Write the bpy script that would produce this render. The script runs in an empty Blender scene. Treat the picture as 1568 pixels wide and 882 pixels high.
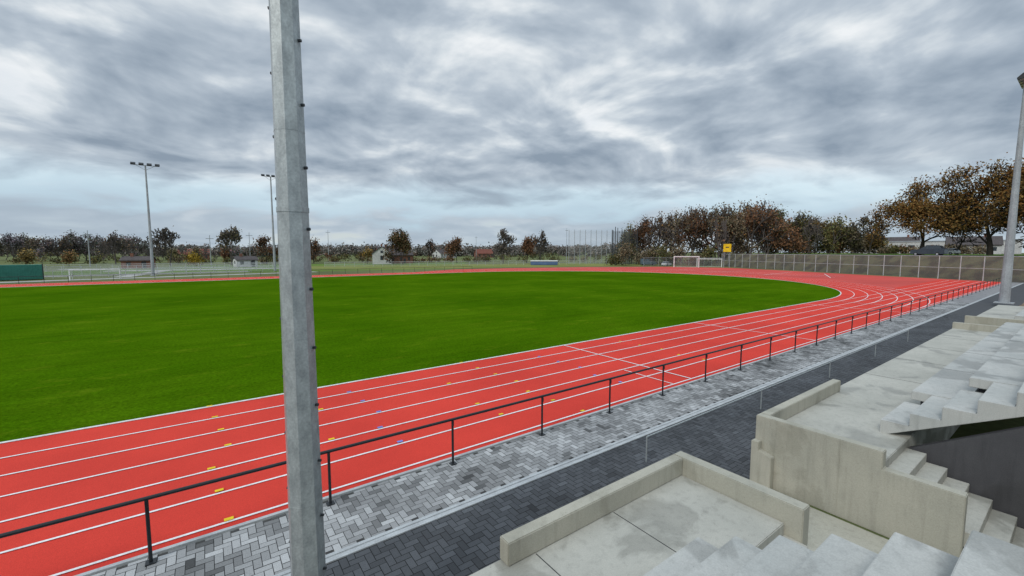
import bpy, bmesh, math, random
import numpy as np
from mathutils import Vector, Matrix
R=math.radians
random.seed(7)
scn=bpy.context.scene
scn.view_settings.view_transform='Standard'
scn.view_settings.look='None'
scn.view_settings.exposure=0
scn.view_settings.gamma=1
COL=scn.collection

# ------------------------------------------------------------ helpers
def nt(mat):
    mat.use_nodes=True
    n=mat.node_tree
    return n,n.nodes,n.links
def ramp(nodes,stops,interp='LINEAR'):
    r=nodes.new('ShaderNodeValToRGB'); cr=r.color_ramp; cr.interpolation=interp
    while len(cr.elements)<len(stops): cr.elements.new(0.5)
    for e,(p,c) in zip(cr.elements,stops):
        e.position=p; e.color=(c[0],c[1],c[2],1) if hasattr(c,'__len__') else (c,c,c,1)
    return r
def noise(n,l,pos,scale,detail=5,rough=.55,dist=0.0,vscale=None):
    t=n.new('ShaderNodeTexNoise'); t.inputs['Scale'].default_value=scale
    t.inputs['Detail'].default_value=detail; t.inputs['Roughness'].default_value=rough
    t.inputs['Distortion'].default_value=dist
    if vscale:
        m=n.new('ShaderNodeMapping'); m.inputs['Scale'].default_value=vscale
        l.new(pos,m.inputs['Vector']); pos=m.outputs[0]
    l.new(pos,t.inputs['Vector']); return t.outputs['Fac']
def mixc(n,l,fac,a,b,mode='MIX'):
    m=n.new('ShaderNodeMix'); m.data_type='RGBA'; m.blend_type=mode
    for s,v in ((0,fac),(6,a),(7,b)):
        if hasattr(v,'is_linked') or hasattr(v,'links'): l.new(v,m.inputs[s])
        elif s==0: m.inputs[0].default_value=v
        else: m.inputs[s].default_value=(v[0],v[1],v[2],1)
    return m.outputs[2]
def M(name,c1,c2=None,rough=.8,scale=1.0,fine=30,bump=0.0,metal=0.0,attr=False,contrast=(.35,.65),vscale=None,spec=.3,fr=(.82,1.12)):
    mat=bpy.data.materials.new(name); t,n,l=nt(mat); b=n['Principled BSDF']
    g=n.new('ShaderNodeNewGeometry'); pos=g.outputs['Position']
    if c2 is None: c2=tuple(x*.75 for x in c1)
    f2=noise(n,l,pos,fine,2,.6)
    r2=ramp(n,[(.3,fr[0]),(.7,fr[1])]); l.new(f2,r2.inputs[0])
    if attr:
        a=n.new('ShaderNodeAttribute'); a.attribute_name='col'
        col=mixc(n,l,1.0,a.outputs['Color'],r2.outputs[0],'MULTIPLY')
    else:
        f=noise(n,l,pos,scale,4,.6,0,vscale)
        r=ramp(n,[(contrast[0],c2),(contrast[1],c1)]); l.new(f,r.inputs[0])
        col=mixc(n,l,1.0,r.outputs[0],r2.outputs[0],'MULTIPLY')
    l.new(col,b.inputs['Base Color'])
    b.inputs['Roughness'].default_value=rough; b.inputs['Metallic'].default_value=metal
    b.inputs['Specular IOR Level'].default_value=spec
    if bump:
        bp=n.new('ShaderNodeBump'); bp.inputs['Strength'].default_value=bump; bp.inputs['Distance'].default_value=.02
        l.new(f2,bp.inputs['Height']); l.new(bp.outputs[0],b.inputs['Normal'])
    return mat

def mesh_np(name,V,Q,mats,mi=None,col=None,parent=None,smooth=False):
    V=np.asarray(V,dtype=np.float32); Q=np.asarray(Q,dtype=np.int32)
    me=bpy.data.meshes.new(name); me.vertices.add(len(V)); me.vertices.foreach_set('co',V.ravel())
    me.loops.add(Q.size); me.loops.foreach_set('vertex_index',Q.ravel())
    me.polygons.add(len(Q)); me.polygons.foreach_set('loop_start',np.arange(len(Q),dtype=np.int32)*Q.shape[1])
    for m in mats: me.materials.append(m)
    if mi is not None: me.polygons.foreach_set('material_index',np.asarray(mi,dtype=np.int32))
    me.update(calc_edges=True)
    if col is not None:
        a=me.attributes.new('col','FLOAT_COLOR','FACE')
        c=np.ones((len(Q),4),dtype=np.float32); c[:,:3]=col; a.data.foreach_set('color',c.ravel())
    me.validate()
    ob=bpy.data.objects.new(name,me); COL.objects.link(ob)
    if parent: ob.parent=parent
    return ob
def mesh(name,V,F,mat,parent=None,smooth=False,bevel=0,loc=None,rot=None):
    me=bpy.data.meshes.new(name); me.from_pydata([tuple(v) for v in V],[],F); me.materials.append(mat)
    bm=bmesh.new(); bm.from_mesh(me); bmesh.ops.recalc_face_normals(bm,faces=bm.faces)
    if bevel: bmesh.ops.bevel(bm,geom=[e for e in bm.edges if e.calc_face_angle(0)>.5],offset=bevel,segments=2,affect='EDGES',clamp_overlap=True)
    if smooth:
        for f in bm.faces: f.smooth=True
    bm.to_mesh(me); bm.free()
    ob=bpy.data.objects.new(name,me); COL.objects.link(ob)
    if parent: ob.parent=parent
    if loc: ob.location=loc
    if rot: ob.rotation_euler=rot
    return ob
BF=[(0,1,2,3),(7,6,5,4),(0,4,5,1),(1,5,6,2),(2,6,7,3),(3,7,4,0)]
def boxv(x0,x1,y0,y1,z0,z1): return [(x0,y0,z0),(x1,y0,z0),(x1,y1,z0),(x0,y1,z0),(x0,y0,z1),(x1,y0,z1),(x1,y1,z1),(x0,y1,z1)]
def box(name,x0,x1,y0,y1,z0,z1,mat,parent=None,bevel=0): return mesh(name,boxv(x0,x1,y0,y1,z0,z1),BF,mat,parent,bevel=bevel)
class B:
    """accumulates many solids into one mesh"""
    def __init__(s): s.V=[]; s.F=[]
    def box(s,*a):
        o=len(s.V); s.V+=boxv(*a); s.F+=[tuple(i+o for i in f) for f in BF]; return s
    def tube(s,p0,p1,r0,r1=None,n=8):
        r1=r0 if r1 is None else r1
        p0=Vector(p0);p1=Vector(p1);d=(p1-p0).normalized()
        u=d.cross(Vector((0,0,1))); u=Vector((1,0,0)) if u.length<1e-3 else u.normalized(); v=d.cross(u)
        o=len(s.V)
        for p,r in((p0,r0),(p1,r1)):
            for i in range(n):
                a=2*math.pi*(i+.5)/n; s.V.append(tuple(p+u*math.cos(a)*r+v*math.sin(a)*r))
        for i in range(n):
            j=(i+1)%n; s.F.append((o+i,o+j,o+n+j,o+n+i))
        s.F.append(tuple(o+i for i in range(n))); s.F.append(tuple(o+n+i for i in range(n))); return s
    def prism(s,poly,axis,a0,a1):
        """poly of 2-D points extruded along axis"""
        o=len(s.V); n=len(poly)
        for a in(a0,a1):
            for p in poly:
                s.V.append((a,p[0],p[1]) if axis=='x' else ((p[0],a,p[1]) if axis=='y' else (p[0],p[1],a)))
        s.F.append(tuple(range(o,o+n))); s.F.append(tuple(range(o+n,o+2*n)))
        for i in range(n):
            j=(i+1)%n; s.F.append((o+i,o+j,o+n+j,o+n+i))
        return s
    def make(s,name,mat,parent=None,**k): return mesh(name,s.V,s.F,mat,parent,**k)
def empty(name,loc=(0,0,0),rotz=0):
    e=bpy.data.objects.new(name,None); COL.objects.link(e); e.location=loc; e.rotation_euler=(0,0,rotz); e.empty_display_size=.3; return e
def at(bearing,dist,z=0.0): return (dist*math.cos(R(bearing)),dist*math.sin(R(bearing)),z)
def sheet(name,pts,z,mat):
    return mesh(name,[(p[0],p[1],z) for p in pts],[tuple(range(len(pts)))],mat)

# ------------------------------------------------------------ materials
def concrete_mat(name,c1,c2,stain=.55,patch=.60,wet=.4,sc=.9):
    mat=bpy.data.materials.new(name); t,n,l=nt(mat); b=n['Principled BSDF']
    pos=n.new('ShaderNodeNewGeometry').outputs['Position']
    f=noise(n,l,pos,sc,5,.55,.3); r=ramp(n,[(.3,c2),(.7,c1)]); l.new(f,r.inputs[0])
    f3=noise(n,l,pos,.75,6,.55,.5); r3=ramp(n,[(patch,(1,1,1)),(patch+.05,(stain,stain*.99,stain*.95))]); l.new(f3,r3.inputs[0])
    c=mixc(n,l,.5,r.outputs[0],r3.outputs[0],'MULTIPLY')
    f2=noise(n,l,pos,60,3,.7); r2=ramp(n,[(.3,.86),(.7,1.08)]); l.new(f2,r2.inputs[0])
    c=mixc(n,l,1.0,c,r2.outputs[0],'MULTIPLY')
    v=n.new('ShaderNodeTexVoronoi'); v.inputs['Scale'].default_value=7; l.new(pos,v.inputs['Vector'])
    rv=ramp(n,[(.04,.55),(.07,1.0)]); l.new(v.outputs['Distance'],rv.inputs[0])
    c=mixc(n,l,.5,c,rv.outputs[0],'MULTIPLY')
    st=noise(n,l,pos,3.0,4,.6,0,(3,3,.25)); rs=ramp(n,[(.5,1.0),(.75,.78)]); l.new(st,rs.inputs[0]); c=mixc(n,l,.8,c,rs.outputs[0],'MULTIPLY')
    l.new(c,b.inputs['Base Color']); b.inputs['Specular IOR Level'].default_value=.3
    rr=ramp(n,[(patch-.02,.85),(patch+.05,wet)]); l.new(f3,rr.inputs[0]); l.new(rr.outputs[0],b.inputs['Roughness'])
    bp=n.new('ShaderNodeBump'); bp.inputs['Strength'].default_value=.2; bp.inputs['Distance'].default_value=.01
    l.new(f2,bp.inputs['Height']); l.new(bp.outputs[0],b.inputs['Normal'])
    return mat
CONC=concrete_mat('concrete',(.46,.455,.405),(.355,.355,.315),.50,.54)
CONCW=concrete_mat('concrete_wall',(.43,.415,.345),(.345,.34,.285),.72,.56,.7)
CONCL=concrete_mat('concrete_tread',(.48,.485,.46),(.37,.385,.37),.46,.53)
CONCD=concrete_mat('concrete_shaded',(.085,.085,.09),(.055,.055,.06),.8,.6)  # darkened concrete copy: shade of vomitory and tier recesses put into the colour
JOINT=M('joint',(.05,.05,.05))
TRACK=M('track_tartan',(.67,.060,.042),(.57,.050,.036),.95,.25,90,.3,spec=.10,fr=(.78,1.15))
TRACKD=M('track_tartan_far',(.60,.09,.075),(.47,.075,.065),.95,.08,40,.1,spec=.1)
LINE=M('line_paint',(.82,.82,.82),(.72,.70,.69),.7,3,30)
YEL=M('yellow_paint',(.85,.60,.03),rough=.7,spec=.1)
BLU=M('blue_paint',(.20,.25,.65),rough=.7,spec=.1)
GALV=M('galvanised_steel',(.44,.48,.48),(.31,.34,.345),.42,6,45,.05,.4,contrast=(.36,.64),vscale=(2.0,2.0,1.0),spec=.5,fr=(.86,1.1))
GALVF=M('galvanised_far',(.38,.41,.43),(.30,.32,.34),.5,1,10,0,.2)
RAILM=M('rail_paint',(.022,.026,.03),(.016,.019,.022),.35,4,40)
DARK=M('dark_metal',(.04,.045,.05),rough=.5)
WHITE=M('white_paint',(.78,.79,.79),(.66,.67,.67),.5,1,10)
RENDERW=M('white_render',(.55,.56,.55),(.44,.45,.44),.8,.5,4)
GLASS=M('lamp_glass',(.35,.4,.45),rough=.15,spec=.6)
WIN=M('window_glass',(.03,.04,.05),rough=.1,spec=.7)
ROOF=M('roof_tiles',(.09,.08,.08),(.06,.05,.05),.8,2,8)
REDROOF=M('red_roof_tiles',(.20,.07,.045),(.14,.05,.04),.8,2,8)
BRICK=M('brick',(.22,.10,.07),(.15,.075,.055),.9,2,12)
TIRE=M('tyre',(.015,.015,.015),rough=.9)
BARK=M('bark',(.05,.042,.035),(.03,.026,.022),.95,3,20)
BARKF=M('bark_far',(.12,.105,.095),(.085,.075,.07),.95,.5,5)  # bark paled and greyed, distance haze mixed into the colour
LEAF=M('foliage',(1,1,1),rough=.9,attr=True,fine=2,spec=.1)
PAV=M('pavers',(1,1,1),rough=.75,attr=True,fine=60,bump=.2)
PBASE=M('paver_joints',(.022,.024,.025),(.015,.015,.015),.95,6,80)
PBASEL=M('paver_joints_sand',(.07,.07,.068),(.05,.05,.05),.95,6,80)
DRAIN=M('drain_kerb',(.46,.49,.50),(.36,.38,.39),.7,3,50)
SOIL=M('soil',(.24,.17,.11),(.15,.11,.08),.95,1.2,20,.5)
ASPH=M('asphalt',(.06,.062,.065),(.045,.046,.048),.9,1,60)
PATHM=M('path_gravel',(.42,.42,.40),(.30,.30,.28),.9,.3,10)
def grass_mat():
    mat=bpy.data.materials.new('field_grass'); t,n,l=nt(mat); b=n['Principled BSDF']
    pos=n.new('ShaderNodeNewGeometry').outputs['Position']
    f=noise(n,l,pos,.10,5,.6,.3); r=ramp(n,[(.34,(.040,.104,.0015)),(.5,(.051,.122,.002)),(.66,(.066,.142,.003))]); l.new(f,r.inputs[0])
    f2=noise(n,l,pos,9,6,.8); r2=ramp(n,[(.32,.55),(.68,1.40)]); l.new(f2,r2.inputs[0])
    c=mixc(n,l,1.0,r.outputs[0],r2.outputs[0],'MULTIPLY')
    fs=noise(n,l,pos,1.0,4,.7,0,(.12,.9,1)); rs=ramp(n,[(.36,.90),(.64,1.09)]); l.new(fs,rs.inputs[0])
    c=mixc(n,l,1.0,c,rs.outputs[0],'MULTIPLY')
    f3=noise(n,l,pos,.45,6,.8,0,(.7,1.3,1)); r3=ramp(n,[(.56,(0,0,0)),(.76,(.8,.8,.8))]); l.new(f3,r3.inputs[0])
    c=mixc(n,l,r3.outputs[0],c,(.13,.19,.008))
    l.new(c,b.inputs['Base Color']); b.inputs['Roughness'].default_value=1; b.inputs['Specular IOR Level'].default_value=.0
    bp=n.new('ShaderNodeBump'); bp.inputs['Strength'].default_value=.6; bp.inputs['Distance'].default_value=.05
    l.new(f2,bp.inputs['Height']); l.new(bp.outputs[0],b.inputs['Normal'])
    return mat
GRASS=grass_mat()
GROUND=M('rough_meadow',(.15,.17,.07),(.10,.12,.05),.95,.035,4,contrast=(.4,.6),spec=.05)
GREENB=M('bright_meadow',(.12,.20,.035),(.10,.16,.035),.95,.05,4,spec=.05)
KHAKI=M('khaki_meadow',(.21,.22,.07),(.15,.18,.05),.95,.06,4,spec=.05)
def meshfence_mat(name,c,fac):
    mat=bpy.data.materials.new(name); t,n,l=nt(mat); b=n['Principled BSDF']; b.inputs['Base Color'].default_value=(*c,1); b.inputs['Roughness'].default_value=.7
    tr=n.new('ShaderNodeBsdfTransparent'); mx=n.new('ShaderNodeMixShader')
    pos=n.new('ShaderNodeNewGeometry').outputs['Position']; f=noise(n,l,pos,1.5,1)
    mr=n.new('ShaderNodeMapRange'); mr.inputs[3].default_value=fac-.08; mr.inputs[4].default_value=fac+.08; l.new(f,mr.inputs[0])
    l.new(mr.outputs[0],mx.inputs[0]); l.new(tr.outputs[0],mx.inputs[1]); l.new(b.outputs[0],mx.inputs[2]); l.new(mx.outputs[0],n['Material Output'].inputs[0])
    return mat
FMESH=meshfence_mat('fence_mesh',(.16,.16,.16),.28)
NET=meshfence_mat('net',(.5,.52,.52),.14)
NETD=meshfence_mat('net_dark',(.08,.09,.1),.25)

# ------------------------------------------------------------ world
w=bpy.data.worlds.new("World"); scn.world=w; w.use_nodes=True
n=w.node_tree.nodes; l=w.node_tree.links; n.clear()
SE,SAZ=38.0,200.0     # sun elevation / heading in world XY (deg from +X)
sky=n.new('ShaderNodeTexSky'); sky.sky_type='NISHITA'; sky.sun_disc=False; sky.sun_elevation=R(SE); sky.sun_rotation=R(90-SAZ); sky.air_density=1.2; sky.dust_density=.6; sky.ozone_density=2
bgA=n.new('ShaderNodeBackground'); bgA.inputs[1].default_value=.12; l.new(sky.outputs[0],bgA.inputs[0])
tc=n.new('ShaderNodeTexCoord'); sp=n.new('ShaderNodeSeparateXYZ'); l.new(tc.outputs['Generated'],sp.inputs[0])
def mth(op,a,b=None,c=None,clamp=False):
    m=n.new('ShaderNodeMath'); m.operation=op; m.use_clamp=clamp
    for i,v in enumerate((a,b,c)):
        if v is None: continue
        if hasattr(v,'links'): l.new(v,m.inputs[i])
        else: m.inputs[i].default_value=v
    return m.outputs[0]
z=mth('MAXIMUM',sp.outputs[2],0.0); zc=mth('ADD',z,.22)
px=mth('DIVIDE',sp.outputs[0],zc); py=mth('DIVIDE',sp.outputs[1],zc)
cb=n.new('ShaderNodeCombineXYZ'); l.new(px,cb.inputs[0]); l.new(py,cb.inputs[1])
# cloud height field sampled twice along the light direction: the difference lights the cloud flanks
def mapp(loc):
    mp=n.new('ShaderNodeMapping'); mp.inputs['Location'].default_value=(*loc,0); l.new(cb.outputs[0],mp.inputs[0]); return mp.outputs[0]
OX,OY=9.3,4.1
A=mapp((OX,OY)); Bp=mapp((OX-.05,OY-.08))
big=noise(n,l,A,.85,2,.5,0)
det=noise(n,l,A,1.9,6,.52,.3); det2=noise(n,l,Bp,1.9,4,.50,.3)
s=mth('ADD',mth('MULTIPLY',big,.50),mth('MULTIPLY',det,.50))
relief=mth('SUBTRACT',det,det2)
s2=mth('ADD',s,mth('MULTIPLY',relief,.50))
cl=ramp(n,[(.355,(.88,.91,.93)),(.42,(.66,.72,.77)),(.475,(.49,.56,.635)),(.54,(.38,.45,.53)),(.63,(.26,.325,.405))]); l.new(s2,cl.inputs[0])
wob=mth('ADD',z,mth('MULTIPLY',mth('SUBTRACT',det,.5),.15))
band=ramp(n,[(0.0,(.50,.60,.67)),(.035,(.44,.53,.62)),(.065,(.42,.51,.60)),(.088,(.54,.70,.81)),(.108,(.62,.80,.90)),(.13,(.56,.70,.80)),(.16,(.42,.50,.58))]); l.new(wob,band.inputs[0])
bf=ramp(n,[(.10,1.0),(.19,0.0)]); l.new(wob,bf.inputs[0])
bfac=mth('MULTIPLY',bf.outputs[0],.78)
ccol=mixc(n,l,bfac,cl.outputs[0],band.outputs[0])
zen=n.new('ShaderNodeMapRange'); zen.inputs[1].default_value=.5; zen.inputs[2].default_value=.95; zen.inputs[3].default_value=1.0; zen.inputs[4].default_value=2.4; l.new(z,zen.inputs[0])
bgB=n.new('ShaderNodeBackground'); l.new(ccol,bgB.inputs[0]); l.new(zen.outputs[0],bgB.inputs[1])
cov=ramp(n,[(.34,.80),(.40,.98)]); l.new(s,cov.inputs[0])
mx=n.new('ShaderNodeMixShader'); l.new(cov.outputs[0],mx.inputs[0]); l.new(bgA.outputs[0],mx.inputs[1]); l.new(bgB.outputs[0],mx.inputs[2])
wo=n.new('ShaderNodeOutputWorld'); l.new(mx.outputs[0],wo.inputs[0])
sl=bpy.data.lights.new('sun','SUN'); sl.energy=1.5; sl.angle=R(14); sl.color=(1,.96,.9)
so=bpy.data.objects.new('sun',sl); COL.objects.link(so)
sd=Vector((math.cos(R(SE))*math.cos(R(SAZ)),math.cos(R(SE))*math.sin(R(SAZ)),math.sin(R(SE))))
so.rotation_euler=sd.to_track_quat('Z','Y').to_euler(); so.location=(0,0,60)

# ------------------------------------------------------------ camera
cam=bpy.data.cameras.new('camera'); cam.sensor_width=36; cam.lens=14.92; cam.clip_end=6000; cam.clip_start=.05
co=bpy.data.objects.new('camera',cam); COL.objects.link(co); co.location=(0,0,5); co.rotation_euler=(R(90-4.9),0,R(54.2-90)); scn.camera=co

# ------------------------------------------------------------ ground & track
sheet('ground',[(-2500,-2500),(2500,-2500),(2500,2500),(-2500,2500)],0,GROUND)
CX1,CX0,CY=51.0,-33.4,52.9
def oval(r,n=48):
    p=[(CX0,CY-r),(CX1,CY-r)]
    for i in range(1,n): a=-math.pi/2+math.pi*i/n; p.append((CX1+r*math.cos(a),CY+r*math.sin(a)))
    p+=[(CX1,CY+r),(CX0,CY+r)]
    for i in range(1,n): a=math.pi/2+math.pi*i/n; p.append((CX0+r*math.cos(a),CY+r*math.sin(a)))
    return p
def ring(name,r0,r1,z,mat,b=None):
    a=oval(r0); c=oval(r1); N=len(a); V=[(x,y,z) for x,y in a+c]; F=[(i,(i+1)%N,N+(i+1)%N,N+i) for i in range(N)]
    if b is not None:
        o=len(b.V); b.V+=V; b.F+=[tuple(q+o for q in f) for f in F]; return
    return mesh(name,V,F,mat)
sheet('infield_grass',oval(36.5),.02,GRASS)
sheet('bright_grass',[at(62,128),at(80,118),at(100,128),at(106,150),at(90,190),at(60,200)],.006,GREENB)
sheet('khaki_grass',[at(50,140),at(79.5,126),at(79.5,165),at(45,190),at(30,175)],.012,KHAKI)
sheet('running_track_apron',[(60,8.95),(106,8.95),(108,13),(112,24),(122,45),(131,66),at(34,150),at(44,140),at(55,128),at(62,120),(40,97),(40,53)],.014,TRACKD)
ring('running_track',36.5,36.5+7.5,.03,TRACK)
sheet('running_track_chute',[(51,8.9),(104,8.9),(104,16.4),(51,16.4)],.036,TRACK)
lb=B(); LZ=.045
def rect(b,x0,x1,y0,y1,zz):
    o=len(b.V); b.V+=[(x0,y0,zz),(x1,y0,zz),(x1,y1,zz),(x0,y1,zz)]; b.F.append((o,o+1,o+2,o+3))
for k in range(7):
    r=36.5+1.22*k; ring('',r-.03,r+.03,LZ,None,lb)
    if k>0: rect(lb,51,104,CY-r-.03,CY-r+.03,LZ+.004)
for x in(15.2,27.5,46,51,73,88): rect(lb,x-.035,x+.035,9.1,16.4,LZ+.008)
rect(lb,14.0,14.05,9.1,11.4,LZ+.008)
for i,(a,bb) in enumerate([((96.5,30),(112,36)),((96.4,42),(116,44)),((96.5,56),(116,54)),((96,70),(120,66)),((60,100),(112,84)),((70,108),(104,92)),((99,30),(102,70)),((104,30),(108,70))]):
    d=Vector((bb[0]-a[0],bb[1]-a[1],0)).normalized(); q=Vector((-d.y,d.x,0))*.07
    o=len(lb.V)
    lb.V+=[(a[0]-q.x,a[1]-q.y,LZ+.002),(bb[0]-q.x,bb[1]-q.y,LZ+.002),(bb[0]+q.x,bb[1]+q.y,LZ+.002),(a[0]+q.x,a[1]+q.y,LZ+.002)]; lb.F.append((o,o+1,o+2,o+3))
lb.make('lane_markings',LINE)
yb=B(); bb2=B()
for x,b,ks in((-.2,yb,range(0,7)),(9.0,yb,range(0,7)),(18.2,yb,range(1,6)),(3.7,bb2,range(1,6)),(2.4,yb,range(2,6,2)),(-5,bb2,range(1,6,2)),(12.4,bb2,range(1,6)),(6.9,yb,(2,4,5))):
    for k in ks: 
        y=16.4-1.22*k+.06+(0.02*((k*7)%3)); xx=x+.12*((k*5)%4)
        rect(b,xx,xx+.15,y-.04 ,y+.06,LZ+.012)
yb.make('hurdle_marks',YEL); bb2.make('relay_marks',BLU)
kb=B(); a=oval(36.44); c=oval(36.50)
for i in range(len(a)):
    j=(i+1)%len(a); o=len(kb.V)
    for zz in(.02,.055):
        for P_ in(a[i],a[j],c[j],c[i]): kb.V.append((P_[0],P_[1],zz))
    kb.F+=[tuple(q+o for q in f) for f in BF]
kb.make('track_kerb',WHITE)

# ------------------------------------------------------------ paving
box('track_edging',-60,104,8.80,8.88,-.02,.05,DRAIN)
sheet('paving_joint_bed',[(-60,4.12),(110,4.12),(110,6.92),(-60,6.92)],.012,PBASE)
sheet('light_paving_joint_bed',[(-60,7.12),(110,7.12),(110,8.78),(-60,8.78)],.012,PBASEL)
from mathutils import noise as mnoise
def pavers(name,x0,x1,y0,y1,wd,palette_fn):
    rng=np.random.default_rng(3); V=[];Q=[];C=[]; g=.045
    cxm,cym=(x0+x1)/2,(y0+y1)/2
    nx=int((x1-x0)/wd/2)+4; ny=int((y1-y0)/wd/2)+4
    def add(bx,by,sx,sy):
        P_=[(cxm+p*wd,cym+q*wd) for p,q in((bx+g,by+g),(bx+sx-g,by+g),(bx+sx-g,by+sy-g),(bx+g,by+sy-g))]
        mx_=sum(p[0] for p in P_)/4; my_=sum(p[1] for p in P_)/4
        if not(x0<mx_<x1 and y0<my_<y1): return
        P_=[(min(max(p[0],x0),x1),min(max(p[1],y0),y1)) for p in P_]
        o=len(V); dz=rng.normal(0,.0012)
        for p in P_: V.append((p[0],p[1],.021+dz+rng.normal(0,.0006)))
        Q.append((o,o+1,o+2,o+3)); C.append(palette_fn(mx_,my_,rng))
    for j in range(-ny,ny+1):
        k0=(-nx-j)//4; k1=(nx-j)//4
        for k in range(k0,k1+1):
            add(j+4*k,j,2,1); add(j+4*k+2,j-1,1,2)
    return mesh_np(name,V,Q,[PAV],None,np.array(C))
def pal_dark(x,y,r):
    v=.072+.024*mnoise.noise((x*.5,y*.8,0))+r.normal(0,.012); v=max(v,.03); 
    return (v*.93,v*1.0,v*1.09)
def pal_light(x,y,r):
    t=mnoise.noise((x*.5,y*1.0,3.3))*1.5+1.2*mnoise.noise((x*2.1,y*2.1,8))+r.normal(0,.5)
    v=.26+.12*t; v=min(max(v,.065),.48); return (v*.98,v*1.0,v*1.0)
pavers('dark_paving',-9,48,4.12,6.92,.125,pal_dark)
pavers('light_paving',-9,60,7.12,8.78,.125,pal_light)
sheet('paving',[(48,4.12),(110,4.12),(110,6.92),(48,6.92)],.02,M('dark_paving_far',(.066,.07,.076),(.055,.058,.062),.8,2,20))
sheet('paving.001',[(60,7.12),(110,7.12),(110,8.78),(60,8.78)],.02,M('light_paving_far',(.27,.27,.275),(.19,.19,.195),.8,2,20))
d=B(); d.box(-60,110,6.92,7.0,-.02,.035); d.box(-60,110,7.05,7.12,-.02,.035); d.box(-60,110,7.0,7.05,-.02,.018)
d.make('drain_channel',DRAIN)
for i,(b0,d0,b1,d1,wd) in enumerate([(108,108,79,116,3.5),(103,128,86,126,7),(98,150,82,146,8),(101,175,84,160,5),(97,112,93,150,3)]):
    a=Vector(at(b0,d0)); bb=Vector(at(b1,d1)); dd=(bb-a).normalized(); q=Vector((-dd.y,dd.x,0))*wd/2
    sheet('footpath',[a-q,bb-q,bb+q,a+q],.03+.004*i,PATHM)

# ------------------------------------------------------------ railings
def railing(name,x0,y0,x1,y1,h,sp,r,mat,z0=0.03,mid=False,plates=True):
    b=B(); L=math.hypot(x1-x0,y1-y0); dx,dy=(x1-x0)/L,(y1-y0)/L; k=int(L/sp)
    b.tube((x0,y0,h),(x1,y1,h),r,n=10)
    if mid: b.tube((x0,y0,h*.5),(x1,y1,h*.5),r*.6)
    for i in range(k+1):
        x=x0+dx*sp*i; y=y0+dy*sp*i
        b.tube((x,y,z0-.05),(x,y,h-r*.6),r*.85,n=8)
        if plates: 
            b.box(x-.07,x+.07,y-.07,y+.07,z0-.01,z0+.012)
            b.box(x-.012,x+.012,y-.05,y+.02,h-.14,h-.02)
    return b.make(name,mat)
railing('metal_railing',-0.95-2.72*10,8.6,-.95+2.72*37,8.6,1.1,2.72,.032,RAILM)
railing('metal_railing',-70,98.5,58,98.5,1.1,2.72,.035,RAILM,plates=False)
railing('low_railing',8.26,6.0,31.5,6.0,.64,5.8,.018,GALV,plates=False)

# ------------------------------------------------------------ grandstand
gs=empty('concrete_grandstand')
FL=1.2
def P(name,*a,mat=CONC,bev=.012): return box(name,*a,mat,gs,bevel=bev)
P('floor_slab_left',-14,6.42,2.35,4.11,.0,FL)
P('front_parapet_left',2.78,6.42,3.93,4.12,FL+.002,1.5,mat=CONCW)
P('side_parapet_left',6.425,6.64,2.13,4.12,0,1.5,mat=CONCW)
P('passage_floor',6.645,9.29,-3,4.1,0,.06,mat=CONCW,bev=0)
jb=B()
for x in(3.2,4.66): jb.box(x-.006,x+.006,2.72,3.92,FL,FL+.003)
jb.box(-14,2.7,3.2,3.212,FL,FL+.003)
jb.make('floor_joints',JOINT,gs)
def flight(name,x0,x1,ynose,z0,run,rise,n,th=.32):
    """stairs climbing toward -Y; first nose at ynose"""
    top=[(ynose,z0)]
    y=ynose; zz=z0
    for i in range(n):
        top.append((y,zz+rise)); y-=run; zz+=rise; top.append((y,zz))
    bottom=[(y,zz-th-rise*.4),(ynose,z0-.02-rise*0.2)]
    b=B(); b.prism(top+bottom,'x',x0,x1); return b.make(name,CONCL,gs,bevel=.008)
flight('stair_flight_left',2.9,4.8,2.7,FL,.45,.27,11)
sj=B(); y=2.7; zz=FL+.27
for i in range(10):
    sj.box(2.91,4.79,y-.45+.001,y-.45+.016,zz,zz+.003); y-=.45; zz+=.27
sj.make('step_joints',JOINT,gs)
def down(name,x0,x1,y,z0,run,rise,n):
    b=B()
    for i in range(n): b.box(x0,x1,y-run*(i+1),y-run*i,max(z0-rise*(i+1)-.25,-.0),z0-rise*(i+1))
    return b.make(name,CONC,gs,bevel=.006)
down('descending_stairs_left',4.82,6.42,2.35,FL,.3,.17,6)
for k in range(8):
    P('seat_tier_left_%d'%k,-14,2.86,2.4-.9*k-.9,2.4-.9*k,FL+.54*(k+1)-.2,FL+.54*(k+1),mat=CONCL)
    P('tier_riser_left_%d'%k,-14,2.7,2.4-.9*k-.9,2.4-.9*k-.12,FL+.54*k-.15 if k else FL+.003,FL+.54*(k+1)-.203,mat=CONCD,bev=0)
wl=B(); wl.prism([(4.12,0),(4.12,1.5),(2.0,1.5),(2.0,1.18),(.98,1.18),(.98,0)],'x',9.46,9.66); wl.make('side_wall_right',CONCW,gs,bevel=.012)
wp=B(); wp.prism([(4.125,0),(4.125,.98),(3.98,.98),(3.98,.8),(3.72,.72),(3.72,0)],'x',9.30,9.458); wp.make('wall_pier',CONCW,gs,bevel=.01)
jv=B(); jv.box(9.453,9.459,2.62,2.634,0.05,1.45); jv.make('wall_joint',CONCW,gs)
P('front_parapet_right',9.665,13.9,3.93,4.12,FL+.002,1.5,mat=CONCW)
P('floor_slab_right',9.665,30,2.05,4.11,.0,FL)
down('descending_stairs_right',9.665,11.35,2.05,FL,.3,.17,7)
flight('stair_flight_right',11.4,13.25,2.5,FL,.45,.27,12)
vw=B(); vw.prism([(2.04,0),(2.04,1.0),(-6,6.2),(-6,0)],'x',11.42,11.6); vw.make('vomitory_wall',CONCD,gs)
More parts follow.
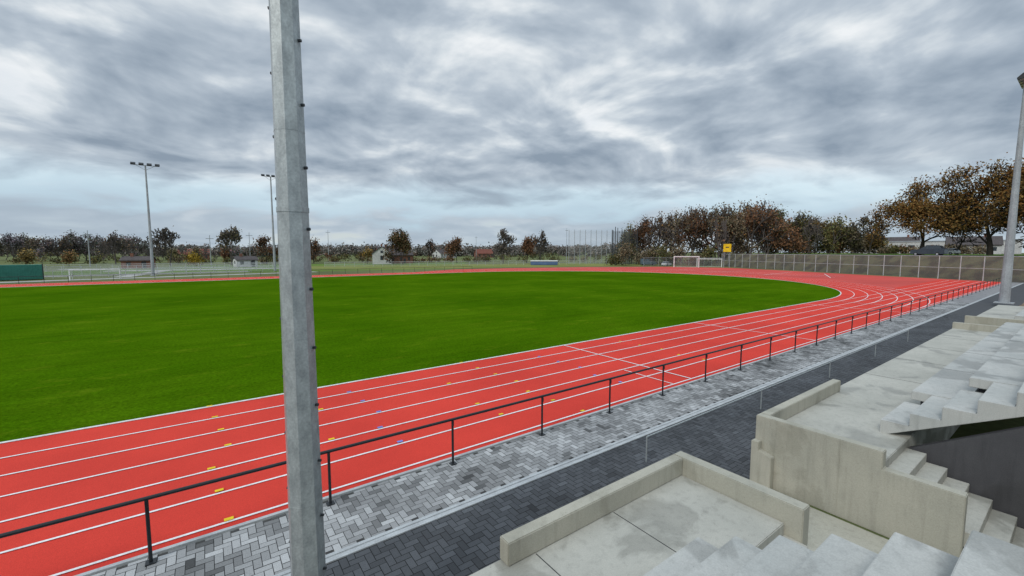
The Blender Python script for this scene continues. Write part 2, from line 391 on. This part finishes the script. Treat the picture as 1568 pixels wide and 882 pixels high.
P('vomitory_back_wall',6.7,11.4,-3.4,-3.1,0,3.2,mat=CONCD,bev=0)
for k in range(9):
    z1=FL+.54*(k+1)
    P('seat_tier_right_%d'%k,13.3,30,2.4-.9*k-.9,2.4-.9*k,z1-.2,z1,mat=CONCL)
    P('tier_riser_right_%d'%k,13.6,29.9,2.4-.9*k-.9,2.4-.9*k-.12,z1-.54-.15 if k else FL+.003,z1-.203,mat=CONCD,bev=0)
jt=B()
for k in range(0,6):
    z1=FL+.54*(k+1)
    for x in(16.6,19.9,23.2,26.5): jt.box(x-.008,x+.008,2.4-.9*k-.9,2.4-.9*k-.01,z1,z1+.003)
    jt.box(13.31,29.99,2.4-.9*k-.9+.001,2.4-.9*k-.9+.022,z1,z1+.003)
y=2.5; zz=FL+.27
for i in range(10):
    jt.box(11.41,13.24,y-.45+.001,y-.45+.016,zz,zz+.003); y-=.45; zz+=.27
for x in(16.6,19.9,23.2,26.5): jt.box(x-.008,x+.008,2.45,4.1,FL,FL+.003)
jt.make('tier_joints',JOINT,gs)
P('side_parapet_far',30.0,30.25,2.0,4.12,0,1.5,mat=CONCW)
P('front_parapet_far',33.2,33.4,2.0,4.12,0,1.55,mat=CONCW)
P('floor_slab_far',33.4,46,2.0,4.12,0,FL)
for k in range(8):
    z1=FL+.54*(k+1)
    P('seat_tier_far_%d'%k,33.4,46,2.4-.9*k-.9,2.4-.9*k,z1-.54 if k==0 else z1-.7,z1,mat=CONCL)
gsb=empty('socket_box_post',(13.2,5.2,0)); box('body',-.14,.14,-.05,.05,.35,.5,WHITE,gsb,.01); box('post',-.025,.025,-.03,.03,0,.36,GALV,gsb)

def mound(name,x0,x1,y0,y1,h,mat,n=36,m=14):
    V=[];F=[]
    for i in range(n+1):
        for j in range(m+1):
            u,v=i/n,j/m; x=x0+(x1-x0)*u; y=y0+(y1-y0)*v
            e=min(1,4*u,4*(1-u))*min(1,3*(1-v)) ; hh=h*max(e,0)*(.75+.5*mnoise.noise((x*.35,y*.5,1)))+.05*mnoise.noise((x*2,y*2,0))
            V.append((x,y,max(hh,-.05) if e>0.01 else -.02))
    for i in range(n):
        for j in range(m): a=i*(m+1)+j; F.append((a,a+1,a+m+2,a+m+1))
    return mesh(name,V,F,mat,smooth=True)
mound('earth_mound',46.3,84,-10,4.3,1.9,SOIL)

# ------------------------------------------------------------ masts
def mast(name,x,y,h,r0,r1,z0=0,pegs=True,heads=4,face=90,mat=GALV,n=8,arm=1.9):
    e=empty(name,(x,y,z0),R(face-90))
    b=B(); b.tube((0,0,0),(0,0,h),r0,r1,n=n); b.box(-r0*1.7,r0*1.7,-r0*1.7,r0*1.7,-.02,.05); b.make('pole',mat,e,bevel=0)
    s=B()
    for q in(.27,.55,.8):
        rr=r0+(r1-r0)*q; s.tube((0,0,h*q),(0,0,h*q+.05),rr*1.04,rr*1.04,n=n)
    s.make('sleeves',mat,e)
    if pegs:
        p=B(); zz=1.2; i=0
        while zz<h-1:
            rr=r0+(r1-r0)*zz/h; sg=1 if i%2 else -1
            ax=Vector((math.cos(R(-36)-R(face-90)),math.sin(R(-36)-R(face-90)),0))*sg
            p.tube(ax*(rr*.85)+Vector((0,0,zz)),ax*(rr+.02)+Vector((0,0,zz)),.016,.016,n=6); zz+=.31; i+=1
        p.make('step_sockets',DARK,e)
        wj=B()
        for q in(.115,.205,.31): 
            rr=r0+(r1-r0)*q; wj.tube((0,0,h*q),(0,0,h*q+.008),rr*1.012,rr*1.012,n=n)
        wj.make('weld_seams',mat,e)
    a=B(); a.box(-arm,arm,-.05,.05,h-.1,h); a.tube((-arm*.8,0,h-.05),(0,0,h-1.0),.03); a.tube((arm*.8,0,h-.05),(0,0,h-1.0),.03); a.make('crossarm',mat,e)
    for i in range(heads):
        hx=-arm+2*arm*i/(heads-1)
        hb=B(); hb.prism([(-.35,.05),(.35,-.22),(.42,0),(.05,.36),(-.25,.32)],'x',hx-.38,hx+.38); hb.make('lamp_%d'%i,DARK,e,bevel=.02,loc=(0,0,h+.1))
        g=B(); g.prism([(-.34,.035),(.34,-.235),(.34,-.245),(-.34,.02)],'x',hx-.33,hx+.33); g.make('lens_%d'%i,GLASS,e,loc=(0,0,h+.1))
    return e
mast('floodlight_mast',.755,4.9,20,.190,.045)
mast('floodlight_mast',-9,115.8,22.6,.30,.13,pegs=False,face=270,mat=GALVF,arm=1.9)
mast('floodlight_mast',14.5,125,24,.32,.14,pegs=False,face=270,mat=GALVF,arm=1.7)
mast('floodlight_mast',59.5,4.98,19.6,.36,.13,z0=.3,pegs=False,face=90,mat=GALVF,arm=1.3,n=12)

# ------------------------------------------------------------ embankment & boundary fence
F0=Vector((106,9.3,0)); F1=Vector((141,75,0)); fe=(F1-F0).normalized(); fn=Vector((fe.y,-fe.x,0)); FLN=(F1-F0).length
V=[];F=[]; al=[-70+4*i for i in range(36)]+[FLN+2,FLN+22]; of=[(1.2,0),(2.2,.8),(3.3,1.9),(4.6,3.0),(6,4.1),(60,4.2),(500,4.3)]
for a_ in al:
    for o_,zz in of:
        jit=.5*mnoise.noise((a_*.15,o_*.5,2)) if 0<zz<4 else 0
        p=F0+fe*a_+fn*(o_+jit); V.append((p.x,p.y,(zz+jit*.5 if a_<FLN+10 else 0)-.02))
m=len(of)
for i in range(len(al)-1):
    for j in range(m-1): k=i*m+j; F.append((k,k+1,k+m+1,k+m))
EMB=M('embankment_scrub',(.13,.12,.07),(.07,.062,.045),.95,.35,5,.4,contrast=(.42,.58),spec=.05)
mesh('embankment',V,F,EMB)
def strip(name,o0,o1,z,mat,a0=-70,a1=None):
    a1=FLN if a1 is None else a1
    ps=[F0+fe*a0+fn*o0,F0+fe*a1+fn*o0,F0+fe*a1+fn*o1,F0+fe*a0+fn*o1]; return sheet(name,[(p.x,p.y) for p in ps],z,mat)
strip('road',7.5,13,4.16,ASPH); strip('grass_verge',13.5,60,4.26,GREENB)
def fence(name,p0,p1,h,sp,mat,postmat,pr=.035,z0=0,rails=True):
    e=empty(name); p0=Vector((p0[0],p0[1],z0)); p1=Vector((p1[0],p1[1],z0)); d=p1-p0; L=d.length; d.normalize()
    up=Vector((0,0,h)); mesh('mesh_panel',[p0,p1,p1+up,p0+up],[(0,1,2,3)],mat,e)
    b=B(); k=int(L/sp)
    for i in range(k+1): p=p0+d*sp*i; b.tube(p,p+up*1.02,pr,n=6)
    if rails: b.tube(p0+up,p1+up,pr*.7,n=6); b.tube(p0+up*.5,p1+up*.5,pr*.5,n=6)
    b.make('posts',postmat,e); return e
fs=F0-fe*62
FPOST=M('fence_post_zinc',(.5,.52,.53),rough=.5)
fence('boundary_fence',fs,F1,4.2,3.4,FMESH,FPOST,.07)
fence('boundary_fence',at(37,152),F1,3.0,2.5,NETD,GALVF,.04)
fence('wire_fence',at(110,118),at(80,124),1.6,2.5,NET,FPOST,.045)
fence('wire_fence',at(106,134),at(82,134),1.8,3,NET,FPOST,.05)
fence('wire_fence',at(104,155),at(82,148),1.8,3,NET,FPOST,.05)
fence('wire_fence',at(78,150),at(38,185),1.6,3,NET,FPOST,.05)

e=empty('ball_stop_net'); b=B(); q0=Vector(at(46.6,176)); q1=Vector(at(41.0,186))
for i in range(9): p=q0+(q1-q0)*i/8; b.tube(p,p+Vector((0,0,14)),.12,.09,n=6)
b.make('poles',GALVF,e); mesh('net',[q0,q1,q1+Vector((0,0,13.6)),q0+Vector((0,0,13.6))],[(0,1,2,3)],NET,e)
e=empty('throwing_cage'); b=B(); cc=Vector(at(39.3,172)); pts=[]
for i in range(9):
    a_=R(-20+i*32); pts.append(cc+Vector((math.cos(a_)*5.2,math.sin(a_)*5.2,0)))
for i,p in enumerate(pts): b.tube(p,p+Vector((0,0,13.5 if i%3 else 14.5)),.17,.13,n=6)
b.make('poles',DARK,e)
mesh('net',[p for p in pts]+[p+Vector((0,0,13)) for p in pts],[(i,i+1,i+10,i+9) for i in range(8)],NETD,e)

def goal(loc,rot,wd=7.3,h=2.44,r=.09):
    e=empty('soccer_goal',loc,R(rot)); b=B()
    b.tube((-wd/2,0,0),(-wd/2,0,h),r); b.tube((wd/2,0,0),(wd/2,0,h),r); b.tube((-wd/2-r,0,h),(wd/2+r,0,h),r)
    b.make('frame',WHITE,e); s=B()
    for x in(-wd/2,wd/2): s.tube((x,0,h),(x,.9,h),.03); s.tube((x,.9,h),(x,2.0,.05),.03); s.tube((x,0,.05),(x,2,.05),.03)
    s.tube((-wd/2,2,.05),(wd/2,2,.05),.03); s.make('net_supports',WHITE,e)
    V=[(-wd/2,0,h),(wd/2,0,h),(wd/2,.9,h),(-wd/2,.9,h),(wd/2,2,.05),(-wd/2,2,.05),(-wd/2,0,.05),(wd/2,0,.05)]
    mesh('net',V,[(0,1,2,3),(3,2,4,5),(0,3,5,6),(1,7,4,2)],NET,e); return e
goal(at(31.9,146),-60,7.3,3.4,.14); goal(at(98.7,106),0,6.5,1.8,.07); goal(at(29.3,153),-60,7.3,2.6,.12)
e=empty('high_jump_mat',at(49.9,160),R(-38)); BLM=M('mat_blue',(.10,.16,.30),rough=.6)
box('mat',-5,5,-2,2,.1,1.4,BLM,e,.05); box('cover',-5.1,5.1,-2.1,2.1,1.402,1.7,WHITE,e,.05); box('wheels_frame',-4.8,4.8,-1.8,1.8,0,.098,DARK,e)

def car(name,loc,rot,body,L=4.5,W=1.8,H=1.5,van=False):
    e=empty(name,loc,R(rot)); h=L/2
    if van: prof=[(-h,.35),(-h,H*.95),(-h+.15,H),(h*.45,H),(h*.72,H*.62),(h*.97,H*.5),(h,.35)]
    else: prof=[(-h,.4),(-h+.03,H*.58),(-h*.88,H*.66),(-h*.72,H*.66),(h*.36,H*.66),(h*.92,H*.54),(h,.4),(h*.98,.28),(-h*.98,.28)]
    b=B(); b.prism(prof,'y',-W/2,W/2); b.make('body',body,e,bevel=.06)
    if not van:
        z0=H*.655; r=[(-h*.86,z0),(-h*.66,H*.97),(-h*.4,H),(h*.02,H*.99),(h*.40,z0)]
        o=[];
        for s_ in(-1,1):
            for (x,zz) in r: t=(zz-z0)/(H-z0); o.append((x,s_*(W/2-.05-.2*t),zz))
        Fc=[(0,1,2,3,4),(5,6,7,8,9)]+[(i,(i+1)%5,5+(i+1)%5,5+i) for i in range(5)]
        mesh('greenhouse_windows',o,Fc,WIN,e)
        rf=B(); rf.prism([(-h*.6,H*.985),(-h*.4,H+.02),(h*.04,H+.01),(h*.04,H*.96),(-h*.6,H*.96)],'y',-W/2+.24,W/2-.24); rf.make('roof',body,e,bevel=.01)
        pl=B()
        for s_ in(-1,1):
            for x in(-h*.35,-h*.02): pl.tube((x,s_*(W/2-.05),z0),(x,s_*(W/2-.235),H*.98),.04,n=6)
        pl.make('pillars',body,e)
    else:
        wn=B(); wn.box(h*.05,h*.42,-W/2-.01,W/2+.01,H*.6,H*.88); wn.make('side_windows',WIN,e)
        ws=B(); ws.prism([(h*.46,H*.96),(h*.7,H*.66),(h*.72,H*.67),(h*.48,H*.98)],'y',-W/2+.1,W/2-.1); ws.make('windscreen',WIN,e)
    wh=B(); hub=B()
    for x in(-h*.62,h*.62):
        for s_ in(-1,1):
            wh.tube((x,s_*(W/2-.2),.33),(x,s_*(W/2+.015),.33),.33,n=18); hub.tube((x,s_*(W/2),.33),(x,s_*(W/2+.03),.33),.2,n=12)
    wh.make('wheels',TIRE,e); hub.make('hubcaps',GALVF,e)
    lt=B(); lt.box(h*.95,h+.01,-W/2+.12,-W/2+.5,.62,.78); lt.box(h*.95,h+.01,W/2-.5,W/2-.12,.62,.78); lt.make('headlights',WHITE,e)
    return e
CARD=M('car_paint_grey',(.045,.06,.08),rough=.3,spec=.5); CARW=M('car_paint_white',(.7,.71,.72),rough=.25,spec=.6); CARB=M('car_paint_blue',(.10,.15,.19),rough=.3,spec=.6)
ang=math.degrees(math.atan2(fe.y,fe.x))
car('parked_car',(*at(9.85,123)[:2],4.19),ang+20,CARD,5.4,2.0,2.1)
car('parked_car',at(34.2,158),10,CARW,4.6,1.85,1.6); car('delivery_van',at(36.4,164),-40,CARB,5.6,2.0,2.4,True)
car('parked_car',(*at(8.6,150)[:2],4.28),ang,CARW,4.6,1.8,1.5)

e=empty('yellow_sign',at(27.4,150),R(-60)); box('board',-1.1,1.1,-.12,.12,4.9,7.4,YEL,e,.03); box('frame',-1.2,1.2,-.06,.1,4.8,4.898,DARK,e)
b=B(); b.tube((-.8,0,0),(-.8,0,4.9),.09); b.tube((.8,0,0),(.8,0,4.9),.09); b.make('posts',GALVF,e); box('pictogram',-.5,.5,-.135,-.122,6.2,6.5,DARK,e)

def house(name,loc,rot,L,W,hw,hr,wall,roof):
    e=empty(name,loc,R(rot)); b=B(); b.prism([(-W/2,0),(W/2,0),(W/2,hw),(0,hw+hr-.15),(-W/2,hw)],'x',-L/2,L/2); b.make('walls',wall,e)
    for s_ in(-1,1):
        r=B(); r.prism([(s_*(W/2+.4),hw-.25),(s_*(W/2+.4),hw),(0,hw+hr+.15),(0,hw+hr-.1)],'x',-L/2-.3,L/2+.3); r.make('roof_%s'%('a' if s_<0 else 'b'),roof,e)
    wn=B(); k=max(2,int(L/3))
    for i in range(k):
        x=-L/2+L*(i+.5)/k
        for s_ in(-1,1): wn.box(x-.5,x+.5,s_*(W/2)-.03,s_*(W/2)+.03,hw*.35,hw*.75)
    for s_ in(-1,1): wn.box(s_*L/2-.03,s_*L/2+.03,-.6,.6,hw*.4,hw*.8); wn.box(s_*L/2-.03,s_*L/2+.03,-.5,.5,hw+.2,hw+1.2)
    wn.make('windows',WIN,e)
    dr=B(); dr.box(L*.2,L*.2+1,W/2-.02,W/2+.05,0,2.1); dr.box(L*.2,L*.2+1,-W/2-.05,-W/2+.02,0,2.1); dr.make('door',DARK,e)
    ch=B(); ch.box(-L*.25,-L*.25+.7,-.35,.35,hw+hr-.6,hw+hr+1); ch.make('chimney',BRICK,e); return e
house('white_farmhouse',at(71.2,182),71,9,7.2,4.2,2.9,RENDERW,ROOF)
house('brick_house',at(69.8,190),0,14,9,3.6,3.4,BRICK,ROOF)
house('brick_house',at(91.0,330),0,16,9,3.4,3.2,BRICK,REDROOF)
house('white_house',at(63.2,340),20,18,9,3.4,3.2,RENDERW,ROOF)
house('brick_house',at(58.0,360),-10,14,9,3.4,3.6,BRICK,REDROOF)
house('garden_shed',at(86.3,165),12,6,4,2.4,1.0,RENDERW,ROOF)
house('garden_shed',at(95.5,170),-12,7,4,2.5,1.0,BRICK,ROOF)
e=empty('white_industrial_building',(*at(9.8,228)[:2],4.2),R(100)); box('walls',-22,22,-8,8,0,4.4,RENDERW,e,.05); box('roof_edge',-22.2,22.2,-8.2,8.2,4.402,4.8,GALVF,e,.05)
b=B()
for i in range(9): b.box(-20+i*4.8,-18.2+i*4.8,-8.05,8.05,2.0,3.2)
b.make('windows',WIN,e); b=B(); b.box(-2,2,-8.08,8.08,0,1.55); b.make('doors',GALVF,e)
house('white_house',(*at(12.0,235)[:2],4.2),100,12,9,3.2,3.4,RENDERW,ROOF); house('white_house',(*at(7.0,205)[:2],4.2),100,12,8,3,2.6,RENDERW,ROOF)
e=empty('green_fence_windscreen',at(103.6,114),R(13)); TEAL=M('teal_paint',(.04,.20,.16),(.03,.16,.125),.6,1,10)  # container shape standing in for the green fence windscreen
box('body',-3.1,3.1,-1.25,1.25,.12,2.7,TEAL,e,.03); b=B()
for i in range(20): b.box(-3.0+i*.31,-2.86+i*.31,-1.28,1.28,.2,2.6)
b.make('corrugation',TEAL,e); b=B()
for x in(-3.1,2.95):
    for y in(-1.3,1.15): b.box(x,x+.15,y,y+.15,0,2.8)
b.make('corner_posts',DARK,e)

# ------------------------------------------------------------ trees
def tubes(p0,p1,r0,r1):
    d=p1-p0; d/= (np.linalg.norm(d,axis=1,keepdims=True)+1e-9)
    ref=np.where(np.abs(d[:,2:3])>.9,np.array([[1.,0,0]]),np.array([[0,0,1.]])); u=np.cross(d,ref); u/=np.linalg.norm(u,axis=1,keepdims=True)+1e-9; v=np.cross(d,u)
    rings=[]
    for p,r in((p0,r0),(p1,r1)):
        for a in range(4):
            rings.append(p+(u*math.cos(a*math.pi/2)+v*math.sin(a*math.pi/2))*r[:,None])
    V=np.stack(rings,1).reshape(-1,3); N=len(p0); b=np.arange(N)[:,None]*8
    Q=np.concatenate([b+np.array([[a,(a+1)%4,4+(a+1)%4,4+a]]) for a in range(4)],0); return V,Q
def skeleton(rng,h,w,levels,trunk=.25,nch=3,up=.25,rmin=.02,spread=.75,rbase=.02):
    segs=[];tips=[]
    def grow(p,d,L,r,lv):
        mid=p+d*L*.5; d2=d+rng.normal(0,.14,3); d2/=np.linalg.norm(d2); e=mid+d2*L*.5
        rm=max(r*.85,rmin*.5); re=max(r*.7,rmin*.5); segs.append((p,mid,r,rm)); segs.append((mid,e,rm,re))
        if lv==0: tips.append(e); tips.append(mid); return
        if lv<=2: tips.append(e)
        a0=rng.uniform(0,6.28)
        for i in range(nch):
            a=a0+i*6.283/nch+rng.normal(0,.35); t=spread*rng.uniform(.55,1.25)
            if i==0 : t*=.45
            ref=np.array([1.,0,0]) if abs(d2[2])>.8 else np.array([0,0,1.])
            u=np.cross(d2,ref);u/=np.linalg.norm(u);v=np.cross(d2,u)
            nd=d2*math.cos(t)+(u*math.cos(a)+v*math.sin(a))*math.sin(t); nd[2]+=up*.5; nd/=np.linalg.norm(nd)
            s=e if i<nch-1 or rng.random()<.5 else mid
            grow(s,nd,L*rng.uniform(.62,.86),max(re*(.78 if i==0 else .62),rmin*.5),lv-1)
    grow(np.array([0.,0,0]),np.array([rng.normal(0,.03),rng.normal(0,.03),1.]),1.0,.07,levels)
    p0=np.array([s[0] for s in segs]);p1=np.array([s[1] for s in segs]);r0=np.array([s[2] for s in segs]);r1=np.array([s[3] for s in segs]);tp=np.array(tips)
    zt=max(p1[:,2].max(),1e-3); xr=max(np.percentile(np.abs(p1[:,:2]),98),1e-3)
    def warp(P):
        P=P.copy(); zz=P[:,2]; z_=np.where(zz<1,zz*trunk,trunk+(zz-1)/(zt-1)*(1-trunk))*h
        P[:,0]*=w/2/xr; P[:,1]*=w/2/xr; P[:,2]=z_; return P
    sc=h*rbase/.07
    return warp(p0),warp(p1),np.maximum(r0*sc,rmin),np.maximum(r1*sc,rmin*.8),warp(tp)
def leaves(rng,pts,n,size,sig,pal):
    c=pts[rng.integers(0,len(pts),n)]; clump=(np.sin(c[:,0]*1.3)+np.sin(c[:,1]*1.7+1)+np.sin(c[:,2]*1.1+2))/3
    c=c+rng.normal(0,sig,(n,3)); u=rng.normal(size=(n,3)); u/=np.linalg.norm(u,axis=1,keepdims=True); v=np.cross(u,rng.normal(size=(n,3))); v/=np.linalg.norm(v,axis=1,keepdims=True)
    s=(size*rng.uniform(.6,1.4,n))[:,None]
    V=np.stack([c-u*s,c-v*s*.6,c+u*s,c+v*s*.6],1).reshape(-1,3); Q=np.arange(4*n).reshape(n,4)
    pal=np.array(pal); col=pal[rng.integers(0,len(pal),n)]*(1+.4*clump[:,None])*rng.uniform(.75,1.25,(n,1)); return V,Q,col
def tree_arr(seed,h,w,levels,nleaf,lsize,sig,pal,loc=(0,0,0),lmin=.16,**k):
    rng=np.random.default_rng(seed); p0,p1,r0,r1,tp=skeleton(rng,h-sig,w-sig*1.4,levels,**k); V,Q=tubes(p0,p1,r0,r1); mi=np.zeros(len(Q)); col=np.ones((len(Q),3))
    if nleaf:
        tt=tp[tp[:,2]>h*lmin]; V2,Q2,c2=leaves(rng,tt,nleaf,lsize,sig,pal); Q=np.concatenate([Q,Q2+len(V)]); V=np.concatenate([V,V2]); mi=np.concatenate([mi,np.ones(len(Q2))]); col=np.concatenate([col,c2])
    return V+np.array(loc),Q,mi,col
def tree(name,loc,*a,bark=BARK,**k):
    V,Q,mi,col=tree_arr(*a,**k); o=mesh_np(name,V,Q,[bark,LEAF],mi,col); o.location=loc; return o
def mass(name,items,bark=BARKF):
    Vs=[];Qs=[];ms=[];cs=[];o=0
    for a,k in items:
        V,Q,mi,c=tree_arr(*a,**k); Vs.append(V);Qs.append(Q+o);ms.append(mi);cs.append(c);o+=len(V)
    return mesh_np(name,np.concatenate(Vs),np.concatenate(Qs),[bark,LEAF],np.concatenate(ms),np.concatenate(cs))
AUT=[(.20,.105,.032),(.165,.088,.03),(.125,.085,.03),(.19,.125,.038),(.10,.075,.028)]
OLV=[(.11,.115,.045),(.14,.125,.05),(.09,.095,.04),(.16,.125,.05)]
BRN=[(.17,.085,.045),(.135,.07,.04),(.19,.10,.05),(.11,.075,.045)]
DUN=[(.19,.15,.10),(.16,.135,.09),(.14,.125,.075),(.18,.13,.08)]
RUS=[(.17,.065,.032),(.13,.055,.03),(.19,.08,.04)]
tree('autumn_tree',at(10.3,139,4.2),11,18.5,19,6,13500,.23,.75,AUT,nch=3,trunk=.17,rbase=.028,up=.12,spread=.95,lmin=.3)
tree('autumn_tree',at(5.9,139,4.2),12,20.5,18,6,13500,.23,.75,AUT,nch=3,trunk=.2,rbase=.028,up=.2,spread=.9,lmin=.3)
tree('autumn_tree',at(3.2,137,4.2),13,21,19,6,12500,.23,.75,AUT,nch=3,trunk=.17,rbase=.028,up=.12,spread=.95,lmin=.3)
tree('bare_tree',at(7.9,150,4.2),14,12,8,5,300,.2,.4,AUT,nch=3,rmin=.04)
tree('bare_tree',at(14.2,185,4.2),15,13,11,5,500,.3,.4,DUN,nch=3,rmin=.05)
bs=[40,38.5,36,31.5,28,25,21.6,18,15.8,13.5]; tv=[360,340,320,309,314,310,326,331,343,352]
items=[]; rr=random.Random(11); i=0
for rowd in(150,172,195):
    b_=13.8
    while b_<39.6:
        off=54.2-b_; dist=rowd/math.cos(R(off)); vt=np.interp(b_,bs[::-1],tv[::-1]); H=5+(385-vt)/650*rowd; H*=rr.uniform(.84,1.06)
        inside=b_<27
        pal=rr.choice([BRN,RUS,OLV,AUT,DUN] if b_>21 else [OLV,DUN,DUN,AUT]); mm=rr.uniform(.75,1.2); pal=[tuple(x*mm for x in c) for c in pal]; nl=rr.choice([150,1600,2100,2400]) if rowd<190 else 2000
        if rowd==150 and b_>30: b_+=3; continue
        items.append(((100+i,H-(3 if inside else 0),H*rr.uniform(.55,.8),4 if nl>200 else 5,nl,.34,1.0,pal),dict(loc=at(b_,dist,3 if inside else 0),trunk=.14,rmin=.07,nch=3,up=.2,lmin=.2))); i+=1
        b_+=rr.uniform(1.5,2.2)
mass('autumn_woodland',items)
items=[];i=0
b_=13.5
while b_<41:
    dist=rr.uniform(150,160)/math.cos(R(54.2-b_)); ins=b_<27
    items.append(((300+i,rr.uniform(4,8),7,3,700,.32,.9,rr.choice([OLV,BRN,DUN])),dict(loc=at(b_,dist,3 if ins else 0),trunk=.05,rmin=.06))); i+=1; b_+=rr.uniform(1.0,1.8)
mass('hedgerow',items)
items=[];i=0; b_=6.5
while b_<13.5:
    items.append(((350+i,rr.uniform(1.6,3.4),4.5,3,420,.28,.6,rr.choice([OLV,BRN,DUN])),dict(loc=at(b_,rr.uniform(180,195),4.2),trunk=.05,rmin=.05))); i+=1; b_+=rr.uniform(.5,1.1)
mass('hedgerow',items)
items=[];i=0; b_=43.5
while b_<104:
    if rr.random()<.75:
        dist=(200 if b_<80 else 175)*rr.uniform(.96,1.06)/math.cos(R(54.2-b_))
        hh=rr.choice([2.2,2.6,3.2,4.6]); items.append(((400+i,hh,hh*2.4,2,260,.32,.55,rr.choice([OLV,BRN,DUN,OLV])),dict(loc=at(b_,dist),trunk=.05,rmin=.05))); i+=1
    b_+=rr.uniform(.7,1.5)
mass('hedgerow',items)
def dh(b,depth,vt): return depth/math.cos(R(54.2-b)), 5+(385-vt)/650*depth
def put(name,b,depth,vt,wpx,nl,pal,seed,lv=5,**k):
    d_,H=dh(b,depth,vt); tree(name,at(b,d_),seed,H,wpx/650*depth,lv,nl,.3,.7,pal,rmin=k.pop('rmin',.05),**k)
put('broadleaf_tree',68.6,165,350,50,5500,[(.08,.08,.04),(.12,.085,.045),(.15,.085,.045)],21,trunk=.10,up=.1,spread=.9)
put('broadleaf_tree',61.6,190,362,30,2400,BRN,22,trunk=.2,up=.1)
put('bare_tree',65.2,190,362,22,150,BRN,23)
put('bare_tree',55.4,180,347,36,200,DUN,24,lv=6,bark=BARKF)
put('broadleaf_tree',52.2,185,357,26,2000,BRN,25,trunk=.15,up=.1)
put('bare_tree',50.4,190,349,34,250,DUN,26,lv=6,bark=BARKF)
put('bare_tree',93.0,150,345,40,100,DUN,27,lv=6,bark=BARKF)
put('bare_tree',87.6,155,344,34,600,DUN,28,lv=6,bark=BARKF)
put('bare_tree',97.2,165,354,26,100,DUN,37,lv=6,bark=BARKF)
put('broadleaf_tree',84.2,170,360,32,1100,BRN,29)
put('broadleaf_tree',79.2,180,364,22,700,BRN,30)
put('broadleaf_tree',82.0,175,366,20,500,BRN,36)
put('young_tree',91.0,140,388,14,500,[(.3,.2,.03),(.36,.25,.04)],31,lv=3)
put('young_tree',103,140,382,18,700,[(.25,.17,.06),(.16,.13,.06)],33,lv=3)
put('young_tree',100.4,145,384,16,600,[(.25,.14,.06),(.16,.13,.06)],34,lv=3)
put('young_tree',73,170,378,16,500,[(.26,.16,.04),(.16,.13,.06)],35,lv=3)
items=[];i=0
HAZ=[(.19,.17,.155),(.165,.165,.15),(.21,.175,.155),(.15,.155,.14)]  # far foliage palette with aerial haze mixed into the colours
b_=80
while b_<109:
    leftz=b_>94.3
    dp=rr.uniform(210,260); vt=rr.uniform(354,366) if leftz else rr.uniform(374,382); d_,H=dh(b_,dp,vt)
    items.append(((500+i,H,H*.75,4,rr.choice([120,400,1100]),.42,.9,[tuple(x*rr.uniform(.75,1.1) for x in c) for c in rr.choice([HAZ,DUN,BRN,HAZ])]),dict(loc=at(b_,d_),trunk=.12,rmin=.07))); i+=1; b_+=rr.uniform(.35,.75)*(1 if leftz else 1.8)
mass('distant_tree_line',items)
items=[];i=0;b_=36
while b_<110:
    dp=rr.uniform(420,520); d_,H=dh(b_,dp,rr.uniform(373,381))
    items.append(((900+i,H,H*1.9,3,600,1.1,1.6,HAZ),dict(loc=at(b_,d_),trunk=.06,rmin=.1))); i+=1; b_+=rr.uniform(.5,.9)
mass('distant_tree_line',items)
e=empty('utility_poles'); b=B()
for br,dd,hh in((77.5,260,17),(46.9,260,19),(59,330,17),(85.8,210,13),(63,250,12),(89.5,190,11),(99,200,12)):
    p=Vector(at(br,dd)); b.tube(p,p+Vector((0,0,hh)),.18,.1,n=6); b.box(p.x-1.2,p.x+1.2,p.y-.1,p.y+.1,hh-1.4,hh-1.2)
b.make('poles',GALVF,e)
print('objects',len(bpy.data.objects))
